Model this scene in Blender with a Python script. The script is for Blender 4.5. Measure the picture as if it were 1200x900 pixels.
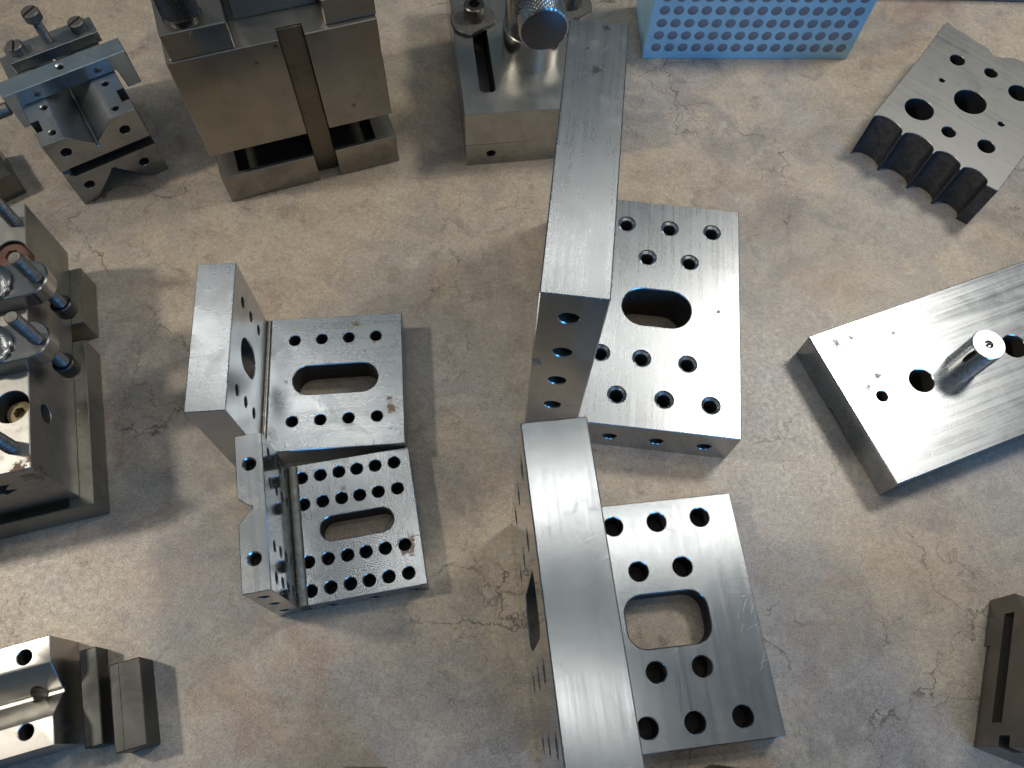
import bpy, bmesh, math, random
from mathutils import Vector, Matrix
R = math.radians
random.seed(4)
for o in list(bpy.data.objects):
    bpy.data.objects.remove(o)
SC = bpy.context.scene
COL = SC.collection
MM = 0.001

# ------------------------------------------------------------------ camera
cam = bpy.data.cameras.new('camera'); camo = bpy.data.objects.new('camera', cam); COL.objects.link(camo)
cam.sensor_width = 36.0; cam.lens = 36.0 * 916.7 / 1200.0
cam.clip_start = 0.01; cam.clip_end = 50
_x = Vector((0.99796065, 0.05816744, 0.02628875)); _y = Vector((-0.0638322, 0.9093971, 0.41100167)); _z = Vector((0, -0.41184156, 0.91125547))
camo.matrix_world = Matrix(((_x.x, _y.x, _z.x, 0), (_x.y, _y.y, _z.y, 0), (_x.z, _y.z, _z.z, 0.48), (0, 0, 0, 1)))
SC.camera = camo

# ------------------------------------------------------------------ light
SC.view_settings.view_transform = 'Standard'
SC.view_settings.look = 'None'
SC.view_settings.exposure = 0.17
SC.view_settings.gamma = 1.0
wd = bpy.data.worlds.new('World'); SC.world = wd; wd.use_nodes = True
bg = wd.node_tree.nodes['Background']; bg.inputs[0].default_value = (0.58, 0.82, 1.0, 1); bg.inputs[1].default_value = 0.092

def lamp(name, loc, target, size, size_y, watts, color, rotz=None):
    l = bpy.data.lights.new(name, 'AREA'); l.shape = 'RECTANGLE'; l.size = size; l.size_y = size_y
    l.energy = watts; l.color = color
    o = bpy.data.objects.new(name, l); COL.objects.link(o); o.location = [c * MM for c in loc]
    if rotz is not None:
        o.rotation_euler = (0, 0, R(rotz))
    else:
        d = Vector(target) - Vector(loc)
        o.rotation_euler = d.to_track_quat('-Z', 'Y').to_euler()
    return o
WARM = (1.0, 0.86, 0.68)
lamp('ceiling_tube', (150, 345, 1000), None, 0.70, 0.022, 0.65, (1, .96, .88), 10)
lamp('ceiling_tube', (-480, 600, 1000), None, 0.55, 0.022, 0.55, (1, .96, .88), -20)
lamp('ceiling_tube', (150, 745, 1000), None, 0.50, 0.030, 0.60, (1, .96, .88), 5)
lamp('ceiling_tube', (-350, 52, 1000), None, 1.15, 0.022, 0.62, (1, .96, .88), 0)
lamp('ceiling_panel', (600, 680, 1000), None, 0.22, 0.18, 7.2, (1, .94, .84), -6)
lamp('ceiling_tube', (600, -190, 1000), None, 0.9, 0.05, 0.8, WARM, 10)
lamp('bench_lamp', (-900, 190, 980), (-60, 200, 0), 0.09, 0.09, 6.0, (1.0, 0.90, 0.75))
lamp('window', (950, -900, 560), (150, 350, 0), 0.9, 0.6, 10.0, (0.07, 0.42, 1.0))

# ------------------------------------------------------------------ materials
def mat_new(name):
    m = bpy.data.materials.new(name); m.use_nodes = True
    nt = m.node_tree; b = nt.nodes['Principled BSDF']
    return m, nt, b
def N(nt, t, **kw):
    n = nt.nodes.new(t)
    for k, v in kw.items():
        if k in n.inputs.keys(): n.inputs[k].default_value = v
        else: setattr(n, k, v)
    return n
def math_(nt, op, a, b=None, clamp=False):
    n = nt.nodes.new('ShaderNodeMath'); n.operation = op; n.use_clamp = clamp
    for i, v in enumerate((a, b)):
        if v is None: continue
        if isinstance(v, (int, float)): n.inputs[i].default_value = v
        else: nt.links.new(v, n.inputs[i])
    return n.outputs[0]
def ramp(nt, fac, lo, hi, a=0.0, b=1.0):
    n = nt.nodes.new('ShaderNodeMapRange'); n.clamp = True
    n.inputs['From Min'].default_value = lo; n.inputs['From Max'].default_value = hi
    n.inputs['To Min'].default_value = a; n.inputs['To Max'].default_value = b
    nt.links.new(fac, n.inputs['Value']); return n.outputs[0]
def mixc(nt, fac, a, b, mode='MIX'):
    n = nt.nodes.new('ShaderNodeMix'); n.data_type = 'RGBA'; n.blend_type = mode
    for s, v in ((n.inputs['Factor'], fac), (n.inputs['A'], a), (n.inputs['B'], b)):
        pass
    ins = {i.identifier: i for i in n.inputs}
    for key, v in (('Factor_Float', fac), ('A_Color', a), ('B_Color', b)):
        s = ins[key]
        if isinstance(v, (int, float)): s.default_value = v
        elif isinstance(v, tuple): s.default_value = (*v, 1)
        else: nt.links.new(v, s)
    return [o for o in n.outputs if o.identifier == 'Result_Color'][0]
def noise(nt, vec, scale, detail=3, rough=0.55, dist=0.0):
    n = N(nt, 'ShaderNodeTexNoise', Scale=scale, Detail=detail, Roughness=rough, Distortion=dist)
    nt.links.new(vec, n.inputs['Vector']); return n.outputs['Fac']
def mapping(nt, vec, scale=(1, 1, 1), rot=(0, 0, 0), loc=(0, 0, 0)):
    n = nt.nodes.new('ShaderNodeMapping'); nt.links.new(vec, n.inputs['Vector'])
    n.inputs['Scale'].default_value = scale; n.inputs['Rotation'].default_value = rot; n.inputs['Location'].default_value = loc
    return n.outputs[0]

def steel(name, base=(0.56, 0.57, 0.57), rough=0.26, axis='Y', streak=1.0, mott=1.0, dirt=0.25, side_rough=None,
          scratches=0.6, spots=(), rust=0.0, dirt_col=(0.10, 0.085, 0.07), seed=0.0, metal=1.0):
    """ground tool steel: fine grinding lines along one axis, stains, scratches; spots = (x,y,z,radius,kind) in mm"""
    m, nt, b = mat_new(name); L = nt.links
    tc = nt.nodes.new('ShaderNodeTexCoord'); oc = mapping(nt, tc.outputs['Object'], loc=(seed, seed * 1.7, seed * 0.6))
    raw = tc.outputs['Object']
    st = {'X': (18, 1900, 1900), 'Y': (1900, 18, 1900), 'Z': (1900, 1900, 18)}[axis]
    st2 = {'X': (9, 420, 420), 'Y': (420, 9, 420), 'Z': (420, 420, 9)}[axis]
    s1 = noise(nt, mapping(nt, oc, st), 1.0, 2)
    s2 = noise(nt, mapping(nt, oc, st2), 1.0, 3)
    m1 = noise(nt, oc, 38, 5, 0.62, 0.6)
    m2 = noise(nt, oc, 210, 4, 0.6)
    # scratches at two odd angles
    sc = None
    for k, (rz, sx) in enumerate(((0.5, 2300), (-0.9, 2700), (1.25, 2100))):
        v = noise(nt, mapping(nt, mapping(nt, oc, rot=(0.25, 0.2, rz)), (sx, 34, 34)), 1.0, 1)
        v = ramp(nt, v, 0.72, 0.77)
        sc = v if sc is None else math_(nt, 'MAXIMUM', sc, v)
    msk = ramp(nt, noise(nt, oc, 22, 2), 0.42, 0.62)
    sc = math_(nt, 'MULTIPLY', math_(nt, 'MULTIPLY', sc, msk), scratches)
    # colour
    col = mixc(nt, ramp(nt, m1, 0.35, 0.68), base, tuple(c * (1 - 0.20 * mott) for c in base))
    col = mixc(nt, math_(nt, 'MULTIPLY', ramp(nt, s2, 0.40, 0.70), 0.09 * streak), col, tuple(c * 0.62 for c in base))
    dm = math_(nt, 'MULTIPLY', ramp(nt, math_(nt, 'MULTIPLY', m1, m2), 0.30, 0.42), dirt)
    col = mixc(nt, dm, col, dirt_col)
    pits = ramp(nt, noise(nt, oc, 520, 2, 0.5), 0.70, 0.76, 0, 0.6 * dirt)
    col = mixc(nt, pits, col, (0.05, 0.04, 0.035))
    nonmetal = math_(nt, 'MULTIPLY', dm, 0.6)
    if rust > 0:
        rm = ramp(nt, noise(nt, mapping(nt, oc, loc=(3.1, 0, 0)), 60, 6, 0.7), 0.66 - 0.1 * rust, 0.74 - 0.1 * rust)
        col = mixc(nt, math_(nt, 'MULTIPLY', rm, 0.75), col, (0.16, 0.065, 0.025))
        nonmetal = math_(nt, 'MAXIMUM', nonmetal, math_(nt, 'MULTIPLY', rm, 0.75))
    for (x, y, z, r, kind) in spots:
        sub = nt.nodes.new('ShaderNodeVectorMath'); sub.operation = 'DISTANCE'
        L.new(raw, sub.inputs[0]); sub.inputs[1].default_value = (x * MM, y * MM, z * MM)
        d = math_(nt, 'DIVIDE', sub.outputs['Value'], r * MM)
        n1 = noise(nt, raw, 3.0 / (r * MM) * 0.6, 5, 0.7)
        if kind == 'stamp':
            n1 = noise(nt, raw, 900, 4, 0.7)
        q = math_(nt, 'ADD', d, math_(nt, 'MULTIPLY', math_(nt, 'SUBTRACT', n1, 0.5), 3.4))
        mask = ramp(nt, q, 0.42, 0.72, 1.0, 0.0)
        c = {'rust': (0.115, 0.05, 0.022), 'dark': (0.035, 0.03, 0.028), 'brown': (0.030, 0.022, 0.017), 'stamp': (0.10, 0.10, 0.10)}[kind]
        amt = {'rust': 0.9, 'dark': 0.85, 'brown': 0.6, 'stamp': 0.75}[kind]
        mask = math_(nt, 'MULTIPLY', mask, amt)
        col = mixc(nt, mask, col, c)
        if kind != 'brown': nonmetal = math_(nt, 'MAXIMUM', nonmetal, mask)
    col = mixc(nt, math_(nt, 'MULTIPLY', sc, 0.26), col, (0.88, 0.89, 0.90))
    fs = ramp(nt, s1, 0.35, 0.65)
    col = mixc(nt, math_(nt, 'MULTIPLY', fs, 0.16 * min(streak, 1.8)), col, tuple(min(1, c * 1.35) for c in base))
    L.new(col, b.inputs['Base Color'])
    L.new(math_(nt, 'MULTIPLY', metal, math_(nt, 'SUBTRACT', 1.0, nonmetal, True)), b.inputs['Metallic'])
    rr = math_(nt, 'ADD', rough, math_(nt, 'MULTIPLY', math_(nt, 'SUBTRACT', m1, 0.5), 0.22 * mott * (rough / 0.26)))
    rr = math_(nt, 'ADD', rr, math_(nt, 'MULTIPLY', math_(nt, 'SUBTRACT', s2, 0.5), 0.12 * streak * (rough / 0.26)))
    rr = math_(nt, 'ADD', rr, math_(nt, 'MULTIPLY', nonmetal, 0.35))
    rr = math_(nt, 'ADD', rr, math_(nt, 'MULTIPLY', sc, 0.10))
    if side_rough is not None:
        nn = nt.nodes.new('ShaderNodeSeparateXYZ'); L.new(tc.outputs['Normal'], nn.inputs[0])
        up = ramp(nt, math_(nt, 'ABSOLUTE', nn.outputs['Z']), 0.4, 0.8)
        rr = math_(nt, 'ADD', math_(nt, 'MULTIPLY', rr, up), math_(nt, 'MULTIPLY', math_(nt, 'SUBTRACT', 1.0, up), side_rough))
    L.new(rr, b.inputs['Roughness'])
    h = math_(nt, 'ADD', math_(nt, 'MULTIPLY', s1, streak), math_(nt, 'MULTIPLY', m2, 0.02 * mott))
    h = math_(nt, 'ADD', h, math_(nt, 'MULTIPLY', s2, 0.35 * streak))
    bp = N(nt, 'ShaderNodeBump', Strength=0.055, Distance=0.00005)
    L.new(h, bp.inputs['Height']); L.new(bp.outputs[0], b.inputs['Normal'])
    return m

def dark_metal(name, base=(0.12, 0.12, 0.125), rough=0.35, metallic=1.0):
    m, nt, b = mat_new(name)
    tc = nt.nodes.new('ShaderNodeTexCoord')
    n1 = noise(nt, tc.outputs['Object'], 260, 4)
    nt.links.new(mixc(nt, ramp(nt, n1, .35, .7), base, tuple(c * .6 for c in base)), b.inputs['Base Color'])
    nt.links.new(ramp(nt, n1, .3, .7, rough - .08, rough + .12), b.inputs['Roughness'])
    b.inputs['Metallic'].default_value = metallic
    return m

def tabletop_mat():
    m, nt, b = mat_new('stone_pattern_laminate'); L = nt.links
    tc = nt.nodes.new('ShaderNodeTexCoord'); oc = tc.outputs['Object']
    wn = N(nt, 'ShaderNodeTexNoise', Scale=14, Detail=4, Roughness=0.6); L.new(oc, wn.inputs['Vector'])
    wv = nt.nodes.new('ShaderNodeVectorMath'); wv.operation = 'SCALE'; L.new(wn.outputs['Color'], wv.inputs[0]); wv.inputs['Scale'].default_value = 0.075
    av = nt.nodes.new('ShaderNodeVectorMath'); av.operation = 'ADD'; L.new(oc, av.inputs[0]); L.new(wv.outputs[0], av.inputs[1])
    wo = av.outputs[0]
    big = noise(nt, wo, 7.5, 8, 0.66)
    mid = noise(nt, mapping(nt, wo, loc=(2.3, 1.1, 0)), 15, 8, 0.70)
    pk = noise(nt, mapping(nt, wo, loc=(5.3, 7.1, 0)), 10, 8, 0.68)
    fine = noise(nt, oc, 330, 4, 0.7)
    grain = noise(nt, oc, 900, 2, 0.7)
    col = mixc(nt, ramp(nt, big, 0.43, 0.57), (0.320, 0.292, 0.264), (0.405, 0.335, 0.255))
    col = mixc(nt, ramp(nt, mid, 0.50, 0.64, 0, 0.85), col, (0.215, 0.198, 0.190))
    col = mixc(nt, ramp(nt, pk, 0.55, 0.66, 0, 0.85), col, (0.330, 0.225, 0.162))
    lite = noise(nt, mapping(nt, wo, loc=(9.3, 4.1, 0)), 24, 8, 0.75)
    col = mixc(nt, ramp(nt, lite, 0.54, 0.66, 0, 0.85), col, (0.45, 0.395, 0.31))
    dk = noise(nt, mapping(nt, wo, loc=(1.3, 8.1, 0)), 60, 8, 0.78)
    col = mixc(nt, ramp(nt, dk, 0.57, 0.70, 0, 0.7), col, (0.075, 0.060, 0.050))
    mar = noise(nt, mapping(nt, wo, loc=(7.7, 3.3, 0)), 48, 8, 0.72)
    col = mixc(nt, ramp(nt, mar, 0.50, 0.66, 0, 0.5), col, (0.48, 0.43, 0.36))
    col = mixc(nt, ramp(nt, mar, 0.34, 0.48, 0.45, 0), col, (0.170, 0.146, 0.130))
    wht = noise(nt, mapping(nt, wo, loc=(4.3, 2.1, 0)), 34, 6, 0.72)
    col = mixc(nt, ramp(nt, wht, 0.68, 0.76, 0, 0.8), col, (0.56, 0.53, 0.48))
    # veins, clustered
    clus = noise(nt, mapping(nt, oc, loc=(0.9, 0.4, 0)), 5.5, 2, 0.5)
    def vein(scale, locx, width, mlo, mhi, warp):
        w2 = N(nt, 'ShaderNodeTexNoise', Scale=24, Detail=6, Roughness=0.60); L.new(oc, w2.inputs['Vector'])
        q = nt.nodes.new('ShaderNodeVectorMath'); q.operation = 'SCALE'; L.new(w2.outputs['Color'], q.inputs[0]); q.inputs['Scale'].default_value = warp
        a = nt.nodes.new('ShaderNodeVectorMath'); a.operation = 'ADD'; L.new(mapping(nt, oc, loc=(locx, locx * .7, 0)), a.inputs[0]); L.new(q.outputs[0], a.inputs[1])
        v = N(nt, 'ShaderNodeTexVoronoi', Scale=scale); v.feature = 'DISTANCE_TO_EDGE'; v.voronoi_dimensions = '2D'; L.new(a.outputs[0], v.inputs['Vector'])
        wv2 = ramp(nt, noise(nt, oc, 90, 3, .6), .35, .7, .35, 1.5)
        dd = math_(nt, 'DIVIDE', v.outputs['Distance'], wv2)
        line = ramp(nt, dd, width * 0.2, width, 1.0, 0.0)
        mk = math_(nt, 'ADD', noise(nt, mapping(nt, oc, loc=(locx * 2, 3, 0)), 20, 4, 0.6), math_(nt, 'MULTIPLY', math_(nt, 'SUBTRACT', clus, 0.5), 1.1))
        return math_(nt, 'MULTIPLY', line, ramp(nt, mk, mlo, mhi + 0.02))
    v1 = vein(8.0, 0.37, 0.011, 0.52, 0.64, 0.075)
    v2 = vein(15, 1.91, 0.017, 0.55, 0.68, 0.060)
    v3 = vein(31, 2.77, 0.022, 0.58, 0.70, 0.045)
    col = mixc(nt, math_(nt, 'MULTIPLY', v1, 0.9), col, (0.055, 0.045, 0.042))
    col = mixc(nt, math_(nt, 'MULTIPLY', v2, 0.7), col, (0.09, 0.065, 0.052))
    col = mixc(nt, math_(nt, 'MULTIPLY', v3, 0.55), col, (0.11, 0.075, 0.06))
    col = mixc(nt, ramp(nt, fine, 0.35, 0.65, 0.0, 0.40), col, (0.125, 0.108, 0.09))
    col = mixc(nt, ramp(nt, grain, 0.52, 0.70, 0, 0.45), col, (0.42, 0.39, 0.34))
    col = mixc(nt, ramp(nt, grain, 0.32, 0.46, 0.5, 0), col, (0.075, 0.065, 0.055))
    L.new(col, b.inputs['Base Color'])
    L.new(ramp(nt, fine, .3, .7, .30, .42), b.inputs['Roughness'])
    b.inputs['Specular IOR Level'].default_value = 0.5
    h = math_(nt, 'ADD', math_(nt, 'MULTIPLY', noise(nt, oc, 1250, 2, .5), 1.0), math_(nt, 'MULTIPLY', fine, 0.25))
    bp = N(nt, 'ShaderNodeBump', Strength=0.5, Distance=0.00025); L.new(h, bp.inputs['Height']); L.new(bp.outputs[0], b.inputs['Normal'])
    return m

# ------------------------------------------------------------------ mesh helpers (all lengths in mm)
def bm_box(x0, x1, y0, y1, z0, z1, bev=0.4, bm=None):
    bm = bm or bmesh.new()
    r = bmesh.ops.create_cube(bm, size=1.0)
    for v in r['verts']:
        v.co = Vector(((x0 + x1) / 2 + v.co.x * (x1 - x0), (y0 + y1) / 2 + v.co.y * (y1 - y0), (z0 + z1) / 2 + v.co.z * (z1 - z0)))
    if bev:
        es = set(e for v in r['verts'] for e in v.link_edges)
        bmesh.ops.bevel(bm, geom=list(es), offset=bev, segments=1, affect='EDGES')
    return bm
def bm_prism(pts, h0, h1, plane='XY', bev=0.4):
    """extrude a 2-D outline; plane XY -> along z, XZ -> along y, YZ -> along x"""
    def P(a, b, h):
        return {'XY': (a, b, h), 'XZ': (a, h, b), 'YZ': (h, a, b)}[plane]
    bm = bmesh.new()
    v0 = [bm.verts.new(P(a, b, h0)) for a, b in pts]; v1 = [bm.verts.new(P(a, b, h1)) for a, b in pts]
    n = len(pts)
    bm.faces.new(v0); bm.faces.new(v1)
    for i in range(n):
        bm.faces.new((v0[i], v0[(i + 1) % n], v1[(i + 1) % n], v1[i]))
    bmesh.ops.recalc_face_normals(bm, faces=bm.faces)
    if bev:
        es = [e for e in bm.edges if len(e.link_faces) == 2 and e.calc_face_angle(0) > 0.6]
        bmesh.ops.bevel(bm, geom=es, offset=bev, segments=1, affect='EDGES')
    return bm
AX = {'Z': lambda r, t, h: (r * math.cos(t), r * math.sin(t), h), 'Y': lambda r, t, h: (r * math.cos(t), h, r * math.sin(t)), 'X': lambda r, t, h: (h, r * math.cos(t), r * math.sin(t))}
def bm_lathe(profile, c=(0, 0, 0), axis='Z', seg=28, bm=None, t0=0.0):
    """profile = [(r,h),...] closed with caps"""
    bm = bm or bmesh.new(); rings = []
    f = AX[axis]; new = []
    for r, h in profile:
        ring = []
        for i in range(seg):
            p = f(r, t0 + 2 * math.pi * i / seg, h); ring.append(bm.verts.new((c[0] + p[0], c[1] + p[1], c[2] + p[2])))
        rings.append(ring)
    for a, b in zip(rings, rings[1:]):
        for i in range(seg):
            new.append(bm.faces.new((a[i], a[(i + 1) % seg], b[(i + 1) % seg], b[i])))
    new.append(bm.faces.new(rings[0])); new.append(bm.faces.new(rings[-1]))
    bmesh.ops.recalc_face_normals(bm, faces=new)
    return bm
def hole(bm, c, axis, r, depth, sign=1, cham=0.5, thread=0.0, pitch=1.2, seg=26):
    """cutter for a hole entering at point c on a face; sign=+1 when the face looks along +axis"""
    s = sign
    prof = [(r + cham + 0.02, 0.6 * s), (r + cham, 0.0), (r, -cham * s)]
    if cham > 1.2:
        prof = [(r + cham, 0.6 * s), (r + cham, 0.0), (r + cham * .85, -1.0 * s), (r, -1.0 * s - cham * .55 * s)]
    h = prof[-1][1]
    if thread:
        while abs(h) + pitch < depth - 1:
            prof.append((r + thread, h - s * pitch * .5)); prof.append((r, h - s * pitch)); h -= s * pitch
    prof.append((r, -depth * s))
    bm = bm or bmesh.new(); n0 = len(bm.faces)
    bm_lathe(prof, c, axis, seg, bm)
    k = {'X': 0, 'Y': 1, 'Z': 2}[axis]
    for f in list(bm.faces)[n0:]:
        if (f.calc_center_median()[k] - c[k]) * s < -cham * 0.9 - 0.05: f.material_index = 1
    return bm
def stadium_pts(cx, cy, L, W, horizontal=True, n=10, rr=None):
    rr = rr or W / 2 - 1e-3
    a, b = (L / 2 - rr, W / 2 - rr) if horizontal else (W / 2 - rr, L / 2 - rr)
    pts = []
    for (sx, sy, t0) in ((1, 1, 0), (-1, 1, 90), (-1, -1, 180), (1, -1, 270)):
        for k in range(n + 1):
            t = R(t0 + 90 * k / n); pts.append((cx + sx * a + rr * math.cos(t), cy + sy * b + rr * math.sin(t)))
    return pts
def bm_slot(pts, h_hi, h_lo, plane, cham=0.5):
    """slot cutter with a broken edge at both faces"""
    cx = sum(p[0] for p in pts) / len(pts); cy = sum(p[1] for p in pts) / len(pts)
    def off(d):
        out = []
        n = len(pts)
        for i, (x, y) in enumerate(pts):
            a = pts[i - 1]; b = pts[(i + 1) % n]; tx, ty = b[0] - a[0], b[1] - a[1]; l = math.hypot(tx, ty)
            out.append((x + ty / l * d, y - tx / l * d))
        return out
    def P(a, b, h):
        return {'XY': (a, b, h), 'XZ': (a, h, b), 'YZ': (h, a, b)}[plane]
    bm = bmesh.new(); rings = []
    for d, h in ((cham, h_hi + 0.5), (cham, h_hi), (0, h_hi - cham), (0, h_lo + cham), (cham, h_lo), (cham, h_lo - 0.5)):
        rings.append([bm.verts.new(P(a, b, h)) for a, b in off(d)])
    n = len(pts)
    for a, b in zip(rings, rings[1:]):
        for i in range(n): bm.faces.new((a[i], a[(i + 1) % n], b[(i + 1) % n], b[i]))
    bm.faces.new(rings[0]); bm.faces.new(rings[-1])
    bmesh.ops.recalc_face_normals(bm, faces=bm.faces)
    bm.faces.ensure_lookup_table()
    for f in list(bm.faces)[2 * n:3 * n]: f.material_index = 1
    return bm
def dk(bm):
    for f in bm.faces: f.material_index = 1
    return bm
def to_mesh(bm, name):
    me = bpy.data.meshes.new(name)
    bmesh.ops.scale(bm, vec=(MM, MM, MM), verts=bm.verts)
    bm.to_mesh(me); bm.free(); return me
def finish(me, smooth=True, ang=32):
    if smooth:
        me.polygons.foreach_set('use_smooth', [True] * len(me.polygons)); me.set_sharp_from_angle(angle=R(ang))
    me.update()
def boolean(bm, cutters, name, mat):
    me = to_mesh(bm, name); me.materials.append(mat); me.materials.append(BORE); ob = bpy.data.objects.new('tmp', me); COL.objects.link(ob); tmp = []
    for c in cutters:
        cm = to_mesh(c, 'c'); cm.materials.append(mat); cm.materials.append(BORE); co = bpy.data.objects.new('tmpc', cm); COL.objects.link(co); tmp.append(co)
        md = ob.modifiers.new('b', 'BOOLEAN'); md.operation = 'DIFFERENCE'; md.solver = 'MANIFOLD'; md.object = co
    dg = bpy.context.evaluated_depsgraph_get(); dg.update()
    out = bpy.data.meshes.new_from_object(ob.evaluated_get(dg)); out.name = name
    for o in tmp + [ob]:
        m = o.data; bpy.data.objects.remove(o); bpy.data.meshes.remove(m)
    return out
def part(name, bm, mat, parent=None, cut=(), smooth=True, label=None, ang=32):
    me = boolean(bm, cut, name, mat) if cut else to_mesh(bm, name)
    if not cut: me.materials.append(mat)
    finish(me, smooth, ang)
    o = bpy.data.objects.new(name, me); COL.objects.link(o)
    if parent: o.parent = parent
    if label: o['label'] = label
    return o
def thing(name, label, cat, x=0, y=0, z=0, deg=0, group=None):
    o = bpy.data.objects.new(name, None); COL.objects.link(o); o.empty_display_size = 0.02
    o.location = (x * MM, y * MM, z * MM); o.rotation_euler = (0, 0, R(deg)); o['label'] = label; o['category'] = cat
    if group: o['group'] = group
    return o
def bm_screw(r, h0, h1, pitch, depth, c=(0, 0), seg=24, tip=0.6):
    """threaded rod along z with a real helix"""
    bm = bmesh.new(); n = max(8, int((h1 - h0) / pitch * 6)); rings = []
    for k in range(n + 1):
        h = h0 + (h1 - h0) * k / n; ring = []
        for i in range(seg):
            ph = (h / pitch - i / seg) % 1.0
            rr = r - depth * abs(2 * ph - 1) * 1.0
            if h > h1 - tip: rr = min(rr, r - depth)
            ring.append(bm.verts.new((c[0] + rr * math.cos(2 * math.pi * i / seg), c[1] + rr * math.sin(2 * math.pi * i / seg), h)))
        rings.append(ring)
    for a, b in zip(rings, rings[1:]):
        for i in range(seg): bm.faces.new((a[i], a[(i + 1) % seg], b[(i + 1) % seg], b[i]))
    bm.faces.new(rings[0]); bm.faces.new(rings[-1]); bmesh.ops.recalc_face_normals(bm, faces=bm.faces)
    return bm
def bm_knurl(r, h0, h1, c, axis='Z', seg=110, rows=40, depth=0.45, nstart=44, cham=1.0, straight=False):
    bm = bmesh.new(); f = AX[axis]; rings = []
    def ring(rad, h):
        return [bm.verts.new([c[j] + f(rad, 2 * math.pi * i / seg, h)[j] for j in range(3)]) for i in range(seg)]
    rings.append(ring(r - cham - depth, h0)); rings.append(ring(r - depth * .5, h0 + cham))
    for k in range(rows + 1):
        h = h0 + cham + (h1 - h0 - 2 * cham) * k / rows; rg = []
        for i in range(seg):
            t = 2 * math.pi * i / seg; u = h / r
            a = math.cos(nstart * (t + (0 if straight else u))); b = math.cos(nstart * (t - (0 if straight else u)))
            rr = r - depth * (0.5 - 0.25 * (a + b))
            p = f(rr, t, h); rg.append(bm.verts.new([c[j] + p[j] for j in range(3)]))
        rings.append(rg)
    rings.append(ring(r - depth * .5, h1 - cham + 1e-3)); rings.append(ring(r - cham - depth, h1))
    for a, b in zip(rings, rings[1:]):
        for i in range(seg): bm.faces.new((a[i], a[(i + 1) % seg], b[(i + 1) % seg], b[i]))
    bm.faces.new(rings[0]); bm.faces.new(rings[-1]); bmesh.ops.recalc_face_normals(bm, faces=bm.faces)
    return bm
def slotted_head(name, r, h, c, mat, parent, ang=0.6, w=1.6, d=1.6):
    """cheese-head screw head with a cut slot"""
    hd = bm_lathe([(r, 0), (r, h - .7), (r - .7, h)], c, 'Z', 30)
    cb = bm_box(-r - 1, r + 1, -w / 2, w / 2, h - d, h + 1, 0)
    bmesh.ops.rotate(cb, cent=(0, 0, 0), matrix=Matrix.Rotation(ang, 3, 'Z'), verts=cb.verts)
    bmesh.ops.translate(cb, vec=c, verts=cb.verts)
    return part(name, hd, mat, parent, [cb])
def cap_screw_head(name, r, h, c, mat, parent):
    hd = bm_lathe([(r, 0), (r, h - .9), (r - .9, h)], c, 'Z', 36)
    return part(name, hd, mat, parent, [bm_lathe([(r * .56, h - h * .6), (r * .56, h + 1)], c, 'Z', 6)])

# ------------------------------------------------------------------ the bench top
BORE = dark_metal('shaded_oily_bore_steel', (0.03, 0.027, 0.024), 0.65, 0.0)  # oily bores, near black: the shade inside holes and gaps is in this colour
TT = bm_box(-1100, 1100, -650, 1000, -30, 0, 0)
top = part('bench_top', TT, tabletop_mat(), None, smooth=False); top['kind'] = 'structure'

M_blue = dark_metal('black_oxide_steel', (0.10, 0.105, 0.115), 0.30)
M_screw = dark_metal('bright_screw_steel', (0.20, 0.195, 0.185), 0.55)
M_brown = dark_metal('oiled_steel', (0.20, 0.19, 0.175), 0.32)

# ------------------------------------------------------------------ angle plates
# 1: middle left, two rows of four holes and one long slot
t = thing('angle_plate', 'steel angle plate with two rows of four holes around a long slot, rust stained', 'angle plate', -172.9, 146.8, 0, 8.1, 'angle plates on the bench')
m1 = steel('ground_steel_stained', (0.52, 0.555, 0.59), 0.27, 'X', 0.7, 0.8, 0.22, spots=[(102, 24, 22, 5.0, 'rust'), (101, 31, 22, 3, 'rust'), (92, 72, 22, 1.6, 'rust'), (24.6, 40, 22, 2.0, 'brown'), (86, 66, 22, 1.3, 'rust'), (36, 47, 22, 1.8, 'brown')], side_rough=0.30, seed=1.3)
cut = bmesh.new()
for y in (19.4, 76.4):
    for x in (40.5, 58, 75.5, 93.2): hole(cut, (x, y, 22), 'Z', 3.7, 20.5, 1, 0.35)
part('base_plate', bm_box(25.2, 110.3, 0, 92.9, 0, 22, .45), m1, t, [cut, bm_slot(stadium_pts(67.1, 47.3, 54, 20.5), 22, 0, 'XY', .5)])
cut = bmesh.new()
for y in (19.2, 76):
    for z in (39.5, 57, 74.2): hole(cut, (22, y, z), 'X', 3.5, 26, 1, 0.35)
part('upright_plate', bm_box(0, 22, 0, 92.9, 0, 91.2, .45), m1, t, [cut, bm_slot(stadium_pts(47.5, 57, 30, 20.5, False), 22, 0, 'YZ', .5)])
gb = bmesh.new()
bm_lathe([(1.7, 0.6), (1.7, 92.3)], (23.4, 0, 20.9), 'Y', 16, gb)
bm_box(22.02, 25.18, 0.6, 92.3, 0.3, 20.6, 0, gb)
part('corner_relief', gb, M_brown, t)

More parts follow.
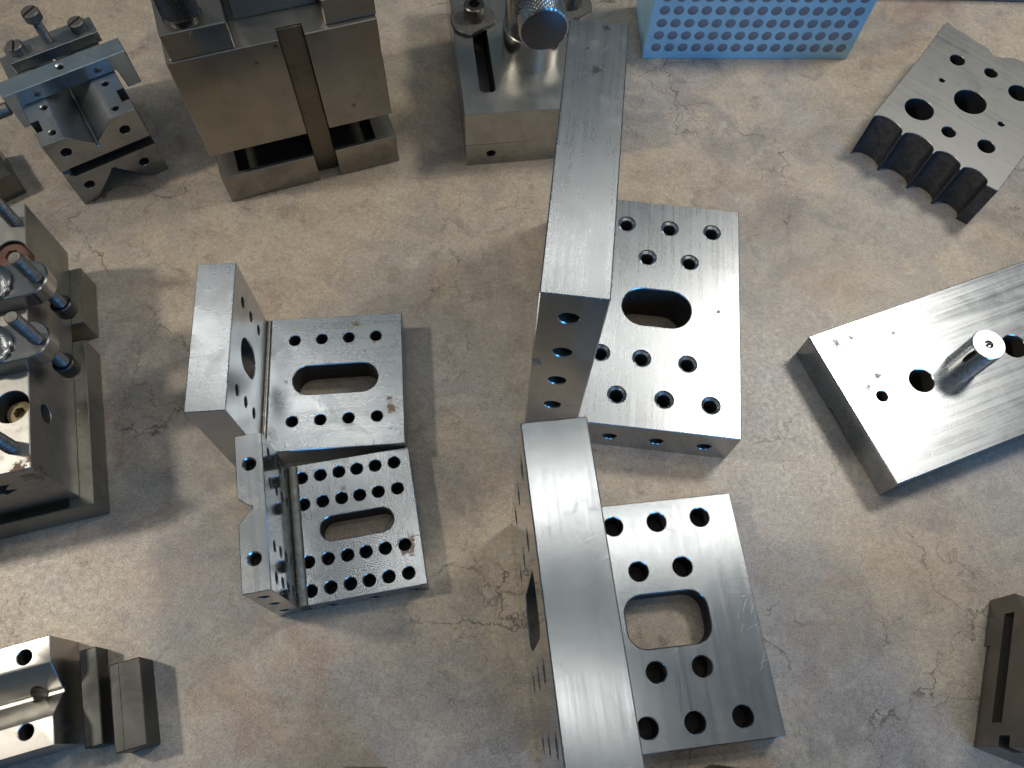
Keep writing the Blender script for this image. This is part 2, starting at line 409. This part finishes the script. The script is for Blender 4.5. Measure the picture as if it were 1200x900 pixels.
# 2: small one full of holes
t = thing('angle_plate', 'small steel angle plate crowded with holes, V notch in its upright and one rusty hole', 'angle plate', -128.2, 57.2, 0, 14.08, 'angle plates on the bench')
m2 = steel('ground_steel_small', (0.46, 0.49, 0.52), 0.26, 'Y', 0.9, 0.5, 0.18, spots=[(80, 25.3, 16, 8.3, 'rust'), (47, 66, 16, 2.4, 'brown')], side_rough=0.13, seed=2.1)
XS = (22.6, 34, 45.4, 56.3, 67.7, 79.4); YS = (8.2, 25.1, 60.3, 77.2)
cut = bmesh.new()
for y in YS:
    for x in XS: hole(cut, (x, y, 16), 'Z', 3.75, 15, 1, 0.35, seg=24)
cut2 = bmesh.new()
for x in (32, 57, 81): hole(cut2, (x, 0, 4.6), 'Y', 3.1, 3.4, -1, 0.3)
part('base_plate', bm_box(20.2, 89.4, 0, 85.8, 0, 16, .45), m2, t, [cut, bm_slot(stadium_pts(52.9, 42.7, 44, 15), 16, 0, 'XY', .5), cut2])
# first column of holes cuts through the relief strip's edge
up = bm_prism([(0, 0), (14.7, 0), (14.7, 85.8), (0, 85.8), (0, 50.6), (6.4, 45.1), (7.6, 45.1), (7.6, 43.4), (6.4, 43.4), (0, 36.2)], 0, 76.5, 'XY', .4)
cut = bmesh.new()
for y in (8.3, 25.3, 60.4, 78):
    for z in (24.2, 37, 50, 63.6): hole(cut, (14.7, y, z), 'X', 3.2, 20, 1, 0.35, seg=22)
cut2 = bmesh.new()
for y in (17.2, 68.7): hole(cut2, (7.2, y, 76.5), 'Z', 3.2, 9.2, 1, 0.7, 0.4, 1.0)
for z in (62, 40, 16): hole(cut2, (7.2, 0, z), 'Y', 3.1, 4, -1, 0.3)
part('upright_plate', up, m2, t, [cut, cut2])
# ridged strip in the inner corner
pr = []
nr = 74
for k in range(nr + 1):
    h = 0.6 + 84.4 * k / nr
    pr += [(2.55, h), (2.15, h + 0.55)] if k < nr else [(2.55, h)]
rb = bm_lathe([(a, b) for a, b in pr], (17.45, 0, 15.2), 'Y', 18)
part('ribbed_strip', rb, dark_metal('grimy_milled_steel', (0.36, 0.33, 0.25), 0.55, 0.5), t, smooth=False)
part('corner_web', bm_box(14.75, 20.15, 0.6, 85, 0.3, 14, 0), M_brown, t)

# 3: large one, upper right
t = thing('angle_plate', 'large steel angle plate with countersunk holes and short deep slot, reaching furthest up the bench', 'angle plate', 9.5, 180.4, 0, -2.93, 'angle plates on the bench')
m3 = steel('ground_steel_large', (0.44, 0.465, 0.49), 0.28, 'Y', 0.9, 0.4, 0.15, spots=[(118.2, 88.2, 35, 2.0, 'dark'), (16, 136, 181, 4.0, 'brown'), (11, 150, 181, 2.0, 'brown'), (20, 166, 181, 3.0, 'brown'), (2, 0, 112, 5.5, 'rust')], side_rough=0.20, seed=3.7)
cut = bmesh.new()
for (x, y) in ((55.1, 150.5), (84.8, 150.4), (113.9, 150.7), (70.4, 124.8), (99, 124.4), (43.3, 48.9), (69.5, 48), (98.9, 47.5), (55.1, 20.9), (84.6, 20.9), (113.8, 20.5)):
    hole(cut, (x, y, 35), 'Z', 4.3, 33, 1, 1.9, 0.35, 1.5, 30)
cut2 = bmesh.new()
for x in (54.4, 84, 114.2): hole(cut2, (x, 0, 16.4), 'Y', 4.5, 12, -1, 0.4, 0.3, 1.5)
part('base_plate', bm_box(31.95, 132.7, 0, 170.7, 0, 35, .6), m3, t, [cut, bm_slot(stadium_pts(77.8, 86.2, 45.3, 27.8), 35, 0, 'XY', .6), cut2])
cut = bmesh.new()
for z in (160.6, 125.3, 91.2, 57): hole(cut, (15, 0, z), 'Y', 4.9, 16, -1, 0.5, 0.3, 1.5, 30)
for y in (21, 48, 125, 150):
    pass
part('upright_plate', bm_box(0, 31.9, 0, 170.7, 0, 180.9, .6), m3, t, [cut])

# 4: large one, lower right, plain holes and a squarish window
t = thing('angle_plate', 'large polished steel angle plate with plain holes and squarish window, nearest the viewer', 'angle plate', 28.1, -13.7, 0, 9.89, 'angle plates on the bench')
m4 = steel('ground_steel_polished', (0.50, 0.53, 0.56), 0.21, 'Y', 1.1, 0.5, 0.10, side_rough=0.05, scratches=0.9, seed=5.2)
cut = bmesh.new()
for (x, y) in ((60.6, 124.7), (87.2, 124.6), (113.9, 124.7), (71.1, 96.6), (97.5, 96.6), (71, 40.4), (97.4, 40.6), (60.8, 12.6), (87.3, 12.5), (114.2, 12.6)):
    hole(cut, (x, y, 16.8), 'Z', 5.7, 15.8, 1, 0.5, seg=32)
part('base_plate', bm_box(28.95, 135.5, 0, 137.8, 0, 16.8, .5), m4, t, [cut, bm_slot(stadium_pts(83, 68, 48.6, 30, True, 8, 10.5), 16.8, 0, 'XY', .6)])
cut = bmesh.new()
for y in (12.6, 124.7):
    for z in (67, 108, 149): hole(cut, (0, y, z), 'X', 5.6, 33, -1, 0.5)
for y in (40.6, 97):
    for z in (50, 91, 131): hole(cut, (0, y, z), 'X', 5.6, 33, -1, 0.5)
part('upright_plate', bm_box(0, 28.9, 0, 137.8, 0, 170.8, .6), m4, t, [cut, bm_slot(stadium_pts(69, 98, 84, 29, False, 8, 10), 28.9, 0, 'YZ', .6)])

# brass swarf on plate 1
rnd = random.Random(3)
sw = bmesh.new()
for k in range(26):
    cx, cy = rnd.gauss(0, 1.9), rnd.gauss(0, 1.7); a = rnd.random() * 6.28; r = rnd.uniform(.35, .8)
    n = 5; vs = []
    for i in range(n):
        tt = a + i * 0.8; hgt = 0.15 + 0.25 * i * rnd.random()
        vs.append((sw.verts.new((cx + r * math.cos(tt), cy + r * math.sin(tt), hgt)), sw.verts.new((cx + r * 1.2 * math.cos(tt), cy + r * 1.2 * math.sin(tt), hgt + .5))))
    for i in range(n - 1): sw.faces.new((vs[i][0], vs[i + 1][0], vs[i + 1][1], vs[i][1]))
c8, s8 = math.cos(R(8.1)), math.sin(R(8.1))
swo = part('brass_swarf', sw, dark_metal('brass', (0.55, 0.38, 0.09), 0.35), None, smooth=False)
swo.location = ((-172.9 + c8 * 81 - s8 * 85) * MM, (146.8 + s8 * 81 + c8 * 85) * MM, 0.0221)
swo['label'] = 'small cluster of yellow brass swarf lying on the slotted angle plate'; swo['category'] = 'swarf'; swo['kind'] = 'stuff'

# ------------------------------------------------------------------ thick plate with a dowel pin, right
t = thing('thick_steel_plate', 'thick bright steel plate with a tall polished dowel pin standing in it', 'steel plate', 194.6, 254.2, 0, -65.7)
m5 = steel('milled_bright_steel', (0.38, 0.405, 0.43), 0.27, 'Y', 1.8, 0.7, 0.12, scratches=1.0, side_rough=0.12,
           spots=[(10.8, 15, 24.5, 5.5, 'stamp'), (10.5, 26.5, 24.5, 3.2, 'stamp'), (41, 28, 24.5, 4.2, 'stamp'), (46, 18, 24.5, 3.4, 'stamp'), (17.2, 55, 24.5, 3, 'stamp')], seed=6.1)
cut = bmesh.new()
hole(cut, (54, 53.6, 24.5), 'Z', 8.0, 20.5, 1, 0.5, seg=40)
hole(cut, (54.5, 23.2, 24.5), 'Z', 3.7, 20.5, 1, 0.4)
hole(cut, (54, 126.5, 24.5), 'Z', 8.2, 20.5, 1, 0.5, seg=40)
part('plate', bm_box(0, 109, 0, 230, 0, 24.5, .6), m5, t, [cut, bm_box(44.7, 64.2, -2, 240, -3, 3.3, 0)])
# dowel pin at (294.3,239.9) in bench coordinates
dx, dy = 294.3 - 194.6, 239.9 - 254.2; ca, sa = math.cos(R(65.7)), math.sin(R(65.7))
px, py = ca * dx - sa * dy, sa * dx + ca * dy
pin = thing('dowel_pin', 'polished cylindrical dowel pin with centre drilled top standing in the thick plate', 'dowel pin', 294.3, 239.9, 24.5, 0)
part('pin_body', bm_lathe([(10.4, 0.02), (10.4, 29.8), (9.9, 30.5)], (0, 0, 0), 'Z', 64), steel('polished_pin_steel', (0.72, 0.72, 0.72), 0.40, 'Z', 0.3, 0.4, 0.05, scratches=0.2, side_rough=0.07), pin,
     [bm_lathe([(0.5, 25), (2.4, 28.5), (2.8, 30.52), (2.8, 31.5)], (0, 0, 0), 'Z', 24)])

# ------------------------------------------------------------------ scalloped block, upper right
t = thing('scalloped_block', 'grey steel block with round holes and a row of half round cuts along one edge', 'steel block', 254.8, 435.5, 0, -37.7)
m6 = steel('dull_grey_steel', (0.27, 0.275, 0.275), 0.46, 'X', 0.8, 0.8, 0.15, side_rough=0.22, scratches=0.3, seed=7.7)
pts = [(0, 0)]
def arc(x0, x1, dep, n=10, first=True):
    c = (x0 + x1) / 2; hw = (x1 - x0) / 2
    return [(c - hw * math.cos(math.pi * k / n), -1.5 + dep * math.sin(math.pi * k / n) ** .8) for k in range(0 if first else 1, n + 1)]
pts = [(-0.5, 1.2)]
sc_pts = arc(0.6, 24.2, 7.5) + arc(25.6, 49.8, 8.5) + arc(51.0, 71.6, 8.0) + arc(73.0, 93.0, 8.0)
pts += sc_pts + [(101.9, -0.6), (101.6, 43.7), (100, 128), (59.6, 128.7), (51.8, 127), (45, 121), (38.9, 118.2), (32, 122.5), (22, 123), (10, 124.6), (2, 124.4), (-5.4, 126.5), (-6, 122), (-3.4, 80)]
cut = bmesh.new()
for (x, y, r) in ((20, 94.5, 5.6), (45.8, 100.1, 4.9), (21.2, 67.3, 2.1), (22.4, 29.4, 10.6), (47.6, 62.3, 11.9), (71.5, 96, 8), (49.5, 24.6, 5.1), (75.2, 58.2, 2.3), (76.7, 31.2, 6.2)):
    hole(cut, (x, y, 40), 'Z', r, 38.8, 1, 0.4, seg=36)
sb = bm_prism(pts, 0, 40, 'XY', 0.35)
sb.normal_update()
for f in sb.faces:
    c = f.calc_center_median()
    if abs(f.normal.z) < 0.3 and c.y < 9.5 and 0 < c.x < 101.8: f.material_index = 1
so = part('block', sb, m6, t, [cut]); so.data.materials[1] = dark_metal('shaded_cut_steel', (0.085, 0.09, 0.10), 0.42, 0.8)  # shade in the half round cuts, front wall and holes painted as darker steel

# ------------------------------------------------------------------ block with rows of inlaid round pins
t = thing('laminated_block', 'tall bright steel block with even rows of dark round inlays on its front', 'magnet block', 90.6, 521.8, 0, 4.6)
m7 = steel('satin_steel_window_blue', (0.33, 0.58, 0.76), 0.46, 'X', 0.5, 0.5, 0.12, scratches=0.2, side_rough=0.50, seed=8.2, metal=0.5)  # steel with the blue of the window light put into its base colour
m7b = steel('dull_inlay_steel', (0.17, 0.19, 0.24), 0.50, 'X', 0.5, 1.6, 0.25, scratches=0.0, side_rough=0.45, seed=9.2, metal=0.15)
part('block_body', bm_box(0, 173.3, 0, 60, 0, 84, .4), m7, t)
pm = None
for j in range(6):
    for i in range(15):
        x, z = 9.7 + i * 11.0, 11.7 + j * 11.95
        if pm is None:
            o = part('inlay', bm_lathe([(4.15, 1.0), (4.15, -0.06), (4.0, -0.12)], (0, 0, 0), 'Y', 24), m7b, t); pm = o
        else:
            o = pm.copy(); COL.objects.link(o)
        o.location = (x * MM, 0, z * MM)

# ------------------------------------------------------------------ clamp block with post, top centre
t = thing('clamping_fixture', 'steel block with two slots, socket head clamp screws and a post carrying a knurled knob', 'clamp fixture', -45.6, 398.1, 0, 10.5)
m8 = steel('aged_ground_steel', (0.40, 0.40, 0.385), 0.38, 'Y', 0.6, 1.2, 0.25, side_rough=0.17, seed=10.3, dirt_col=(.12, .09, .06))
slotL = bm_slot(stadium_pts(19.1, 66, 92, 11, False, 6, 3.0), 53.5, 20, 'XY', .3)
slotR = bm_slot(stadium_pts(90, 66, 92, 11, False, 6, 3.0), 53.5, 20, 'XY', .3)
sd = hole(bmesh.new(), (19, 0, 11.7), 'Y', 3.4, 14, -1, 0.3)
seam = bm_box(-1, 42, -1, 0.5, 22.1, 22.5, 0)
part('block', bm_box(0, 108, 0, 165, 0, 53.5, .4), m8, t, [slotL, slotR, sd, seam])
for cx, cy in ((15.5, 91), (90.5, 98)):
    w = bm_lathe([(16.5, 53.55), (17, 54), (17, 56.3), (16.2, 56.9)], (cx, cy, 0), 'Z', 48)
    cb = bm_box(-40, 40, -40, -13, 50, 60, 0)
    bmesh.ops.rotate(cb, cent=(0, 0, 0), matrix=Matrix.Rotation(R(30), 3, 'Z'), verts=cb.verts); bmesh.ops.translate(cb, vec=(cx, cy, 0), verts=cb.verts)
    part('clamp_washer', w, M_screw, t, [cb])
    cap_screw_head('cap_screw', 7.9, 11.5, (cx + 1.3, cy + 1, 56.92), M_brown, t)
mp = steel('turned_post_steel', (0.52, 0.51, 0.48), 0.20, 'X', 0.3, 0.4, 0.1, side_rough=0.20, seed=11)
part('post_collar', bm_lathe([(21, 53.55), (21, 79.2), (20.4, 79.8)], (54.5, 55.5, 0), 'Z', 64), mp, t)
part('post', bm_lathe([(19.4, 79.8), (19.4, 139), (18.6, 140)], (54.5, 55.5, 0), 'Z', 64), mp, t, [bm_box(38, 80, 20, 47.5, 79.7, 150, 0)])
kn = part('knob', bm_knurl(17.6, 30, 48.5, (58.4, 0, 95.2), 'Y', 132, 34, 0.9, 33, 1.2), steel('knurled_steel', (0.55, 0.54, 0.52), 0.25, 'Z', 0.2, 0.3, 0.1, scratches=0.1), t, ang=60)
part('knob_face', bm_lathe([(16.0, 29.98), (16.0, 29.6), (15.6, 29.5)], (58.4, 0, 95.2), 'Y', 64), steel('turned_face_steel', (0.13, 0.125, 0.125), 0.40, 'X', 0.3, 0.6, 0.2, scratches=0.1), kn)

# ------------------------------------------------------------------ big grinding vise, top left of centre
t = thing('toolmaker_vise', 'heavy steel vise block with long vertical key slot and side gap, knurled screw on top', 'vise', -216.1, 350.3, 0, 22.24)
m9 = steel('brown_tinted_steel', (0.30, 0.285, 0.26), 0.42, 'X', 0.3, 0.9, 0.12, side_rough=0.17, seed=12.4, dirt_col=(.10, .07, .045), spots=[(50, 0, 118, 2.2, 'brown'), (64, 0, 127, 2.6, 'brown'), (103, 0, 66, 2.5, 'brown')])
m9d = steel('slot_floor_steel', (0.17, 0.15, 0.12), 0.30, 'Z', 0.8, 1.2, 0.4, side_rough=0.33, seed=13.4, dirt_col=(.05, .04, .03))
body = bm_box(0, 128, 0, 110, 50, 131, .45)
part('vise_body', body, m9, t, [dk(bm_box(67, 83, -2, 9.8, 45, 140, 0)), dk(bm_box(12.5, 115.5, 5, 112, 49, 50.4, 0))])
part('vise_base', bm_box(0, 128.5, 0, 110, 0, 27, .45), m9, t, [bm_box(67, 83, -2, 9.8, -2, 30, 0), dk(bm_box(13, 114, 2.6, 60, 17, 30, 0))])
part('vise_core', bm_box(12, 116, 42, 108, 17.02, 50.38, 0), BORE, t)
part('key_bar', bm_box(67.3, 82.7, 8.8, 21, 0.1, 130.6, .3), m9d, t)
part('clamp_block', bm_box(3, 41.2, .8, 60, 131.02, 150, .5), m9, t, [bm_lathe([(11.4, 149), (11.4, 151)], (18.2, 13, 0), 'Z', 40)])
part('fixed_jaw', bm_box(96.7, 128.6, 3.2, 60, 131.02, 149, .6), m9, t)
part('raised_jaw', bm_box(44.8, 96.2, 24, 90, 131.02, 160, .5), m9, t)
k2 = part('knurled_screw', bm_knurl(11.2, 154, 180, (18.2, 13, 0), 'Z', 120, 30, 0.6, 60, .8, True), dark_metal('dark_knurled_steel', (0.16, .16, .16), .32), t, ang=60)
part('screw_neck', bm_lathe([(8.6, 149.0), (8.6, 152), (10, 154.1)], (18.2, 13, 0), 'Z', 40), M_blue, k2)

# ------------------------------------------------------------------ V-block with yoke, top left
t = thing('v_block', 'steel V block with a yoke clamp over it and slotted screws behind, top left', 'v-block', -322.6, 339.5, 0, 35.3)
m10 = steel('v_block_steel', (0.31, 0.325, 0.33), 0.42, 'Y', 0.5, 0.9, 0.2, side_rough=0.19, seed=14.4, dirt_col=(.10, .08, .05))
out = [(0, 0), (9.5, 0), (29.6, 20.6), (29.6, 22), (33, 22), (33, 20.6), (53, 0), (65, 0), (65, 62.5), (47.2, 62.5), (32.4, 48.8), (32.4, 45.5), (30.6, 45.5), (30.6, 48.8), (15.6, 62.5), (0, 62.5)]
cut = bmesh.new()
for x, z in ((11, 50.5), (52, 49.5), (11.1, 16.4), (52, 16.2)): hole(cut, (x, 0, z), 'Y', 3.5, 12, -1, 0.3)
for x, y in ((12.4, 32.4), (10.3, 8.3), (55.5, 32.3), (53.6, 7.6)): hole(cut, (x, y, 62.5), 'Z', 2.3, 9, 1, 0.6, 0.4, 1.1, 22)
sl = bmesh.new(); bm_box(-3, 5.6, 12.6, 23.2, 40, 66, 0, sl); bm_box(59.6, 70, 10.5, 22, 40, 66, 0, sl)
part('v_body', bm_prism(out, 0, 92, 'XZ', .3), m10, t, [cut, dk(sl), dk(bm_box(5.5, 70, -3, 13, 28.3, 36.6, 0)), bm_box(-3, 5.52, -3, 4, 30, 36.4, 0)])
m11 = steel('yoke_steel_reflected_blue', (0.36, 0.44, 0.50), 0.42, 'X', 0.7, 0.7, 0.1, side_rough=0.2, seed=15.4)  # blue tint is the window's reflection, painted into the base colour
yk = bm_prism([(-6.8, 46), (-0.6, 46), (-0.6, 52), (2.4, 62.8), (66.8, 62.8), (68.4, 46), (78, 46), (78, 75), (-6.8, 75)], 39.6, 54, 'XZ', .5)
cut = hole(bmesh.new(), (34.9, 47.6, 75), 'Z', 2.4, 7, 1, 0.9, 0.4, 1.1)
part('yoke', yk, m11, t, [cut])
part('yoke_screw', bm_lathe([(4.5, -18), (4.5, -8.5), (3.4, -7.5), (3.4, -6.7)], (0, 46.5, 60), 'X', 28), M_screw, t)
part('end_bar', bm_box(6.6, 68.2, 71.5, 88.5, 62.55, 71, .4), m10, t)
for x, y, a in ((15, 80, 1.2), (58.2, 80.5, .45)):
    slotted_head('slotted_screw', 5.6, 6.5, (x, y, 71.02), M_screw, t, a, 1.7, 2)
ls = slotted_head('long_screw_head', 5.9, 6.4, (35.8, 80, 89.5), M_screw, t, .5, 1.9, 2.2)
part('screw_shank', bm_screw(3.3, 71, 89.6, 1.45, 0.55, (35.8, 80)), M_screw, t)

# ------------------------------------------------------------------ clamping fixture at the left edge
t = thing('angle_vise', 'worn steel block on a wider base with two strap clamps and threaded studs, left edge', 'clamp block', -252, 115.6, 0, 18.4)
m12 = steel('worn_block_steel', (0.38, 0.38, 0.365), 0.44, 'X', 0.4, 1.2, 0.35, side_rough=0.40, seed=16.4, dirt_col=(.10, .075, .045),
            spots=[(-6, 1.5, 77, 5, 'rust'), (0, 6, 76, 4, 'rust'), (0, 45, 68, 3, 'rust'), (0, 52, 66, 2.5, 'rust'), (-4, 0, 66, 9, 'brown')])
m12b = steel('dark_base_steel', (0.33, 0.32, 0.28), 0.30, 'Y', 0.6, 1.0, 0.3, side_rough=0.42, seed=17.4, dirt_col=(.07, .06, .04))
cut = bmesh.new()
hole(cut, (-9.5, 38.6, 77), 'Z', 9.5, 16, 1, .4, seg=36)
hole(cut, (-9, 141, 77), 'Z', 9.5, 10, 1, .4, seg=36)
cut2 = hole(bmesh.new(), (0, 39.6, 58.8), 'X', 5.6, 8.8, 1, .4)
cut3 = hole(bmesh.new(), (0, 126, 62), 'X', 5.6, 8.8, 1, .4)
tsl = bmesh.new(); bm_box(-100, -26, -2, 12, 52, 60, 0, tsl)
tsl2 = bm_prism([(-27, 49), (-18.5, 53.6), (-24, 56), (-18.5, 62), (-27, 64)], -2, 12, 'XZ', 0)
rec = bm_box(-15, 2, 9, 20, 75.6, 80, 0)
part('block', bm_box(-100, 0, 0, 177, 22.45, 77, .5), m12, t, [cut, cut2, cut3, tsl, tsl2])
base = bm_prism([(-100, -6.4), (7.7, -6.4), (7.7, 106.5), (-12, 106.5), (-12, 120), (7.7, 120), (7.7, 163), (-100, 163)], 0, 22.4, 'XY', .4)
part('base', base, m12b, t, [bm_box(-102, -6, -5.6, 3, 8, 24, 0)])
part('socket_plug', bm_lathe([(9.2, 67.2), (9.2, 74), (8.4, 74.8)], (-9, 141, 0), 'Z', 32), dark_metal('rusty_steel', (.115, .055, .04), .6, .2), t,
     [bm_lathe([(4.4, 70), (4.4, 76)], (-9, 141, 0), 'Z', 6)])
part('counterbore_screw', bm_lathe([(7, 61.5), (7, 68), (6, 68.6)], (-9.5, 38.6, 0), 'Z', 28), dark_metal('grimy_screw', (.25, .2, .11), .6, .5), t, [bm_lathe([(3.4, 64), (3.4, 70)], (-9.5, 38.6, 0), 'Z', 6)])
M_strap = steel('strap_steel', (0.40, 0.405, 0.41), 0.22, 'X', 0.4, 0.6, 0.15, side_rough=0.2, seed=18)
for k, yc in enumerate((112.2, 71.2)):
    n = 14
    pp = [(-70, yc - 12)] + [(5.5 + 12 * math.cos(R(-90 + 180 * i / n)), yc + 12 * math.sin(R(-90 + 180 * i / n))) for i in range(n + 1)] + [(-70, yc + 12)]
    part('strap_clamp', bm_prism(pp, 77.05, 89, 'XY', .7), M_strap, t)
    part('strap_stud', bm_screw(4.0, 56, 110 if k == 0 else 114, 2.1, .85, (10.4, yc - .8)), M_screw, t)
    part('stud_head', bm_lathe([(5.6, 49), (6.2, 50), (6.2, 59), (5.4, 59.8)], (10.4, yc - .8, 0), 'Z', 30), M_blue, t)
    wsh = part('clamp_washer', bm_lathe([(12.6, 89.05), (13, 89.6), (13, 91.4), (11.5, 92.3), (8, 92.6)], (-14.5, yc, 0), 'Z', 44), M_strap, t)
    part('nut', bm_lathe([(8.2, 92.65), (8.8, 93.4), (8.8, 99.5), (7.6, 101)], (-16, yc, 0), 'Z', 6), M_blue, wsh)
for (x, y, h) in ((-6.3, 164, 112), (-9.5, 14.2, 104)):
    part('threaded_stud', bm_screw(4.0, 77, h, 2.1, .85, (x, y)), M_screw, t)

# ------------------------------------------------------------------ bottom left: grooved block and two dark parallels
t = thing('grooved_block', 'bright steel block with shallow V groove between two drilled rails, bottom left', 'v-block', -222.0, -16.7, 0, 19.2)
m13 = steel('bright_rail_steel', (0.46, 0.45, 0.43), 0.34, 'X', 0.5, 1.0, 0.25, side_rough=0.30, seed=19.4, dirt_col=(.14, .11, .08))
cut = bmesh.new()
for x, y in ((-13.4, 47.9), (-13.7, 10.1), (-70, 47.9), (-70, 10.1)): hole(cut, (x, y, 33), 'Z', 3.9, 20, 1, .4)
cut2 = bmesh.new(); bm_lathe([(4.2, 4), (4.2, 26)], (-12.5, 29, 0), 'Z', 28, cut2)
part('block', bm_prism([(0, 0), (56, 0), (56, 33), (41.6, 33), (29.4, 21), (29.4, 19), (26.8, 19), (26.8, 21), (14.6, 33), (0, 33)], -95, 0, 'YZ', .4), m13, t, [cut, cut2])
m14 = steel('blackened_steel', (0.075, 0.078, 0.075), 0.48, 'X', 0.1, 1.3, 0.2, side_rough=0.35, seed=20.4, scratches=0.1, dirt_col=(.08, .075, .06))
c19, s19 = math.cos(R(19.2)), math.sin(R(19.2))
def at19(x, y): return -222.0 + c19 * x - s19 * y, -16.7 + s19 * x + c19 * y
X, Y = at19(6.2, -4.2)
t = thing('parallel_bar', 'thin dark steel parallel standing between the grooved block and a wider dark bar', 'parallel bar', X, Y, 0, 19.2, 'dark parallels beside the grooved block')
part('bar', bm_box(0, 9.4, 0, 51.8, 0, 14.5, .5), m14, t)
X, Y = at19(23.3, -11.4)
t = thing('parallel_bar', 'wide dark steel parallel with scribed line, furthest right of the bottom left stack', 'parallel bar', X, Y, 0, 19.2, 'dark parallels beside the grooved block')
part('bar', bm_box(0, 16.7, 0, 46, 0, 19, .5), m14, t, [bm_box(5.0, 5.3, -2, 50, 18.75, 22, 0)])

# ------------------------------------------------------------------ dark slotted block, lower right
t = thing('slotted_block', 'dark steel block with one long narrow slot in its side, lower right edge', 'steel block', 271.1, 9.4, 0, 72.05)
m15 = steel('dark_oiled_steel', (0.20, 0.195, 0.18), 0.32, 'X', 0.4, 0.9, 0.2, side_rough=0.30, seed=21.4, dirt_col=(.08, .065, .045), spots=[(6, 0, 14, 3.8, 'rust')])
ou = [(1.7, 0), (88.4, 0), (88.4, 25), (40, 75), (1.7, 75)]
part('block', bm_prism(ou, -70, 0, 'XZ', .4), m15, t, [dk(bm_box(14.6, 76.8, -9, 2, 17.6, 27, 0)), bm_box(0, 7.7, -8, 2, 26.2, 35.9, 0), bm_box(-2, 59.4, -1.6, 2, -2, 6.5, 0)])

# ------------------------------------------------------------------ things whose corners just enter the frame
t = thing('steel_block', 'dark steel block at the bottom edge below the polished angle plate, only its corner showing', 'steel block', 116, -9, 0, -6)
part('block', bm_prism([(0, -40), (55, -40), (55, -1), (33, 3.2), (7, 3.2), (1, -1)], 0, 40, 'XY', .5), m15, t)
t = thing('steel_block', 'black steel block with small stud at the bottom edge, left of the polished plate', 'steel block', -76, -44, 0, 3)
part('block', bm_box(0, 22, -20, 24.6, 0, 30, .5), M_blue, t)
part('stud', bm_lathe([(1.4, 30), (1.4, 36)], (20, 22, 0), 'Z', 16), M_blue, t)
t = thing('long_steel_bar', 'dark bluish steel bar along the top edge behind the scalloped block', 'steel bar', 262, 610, 0, 2.8)
part('bar', bm_box(0, 260, 0, 40, 0, 34, .6), steel('blue_black_steel', (.16, .19, .23), .32, 'X', side_rough=.3), t)
t = thing('steel_block', 'dark brown steel block at the left edge below the V block', 'steel block', -372, 352, 0, 40)
part('block', bm_box(-50, 0, -6, 34, 0, 22, .5), m15, t)
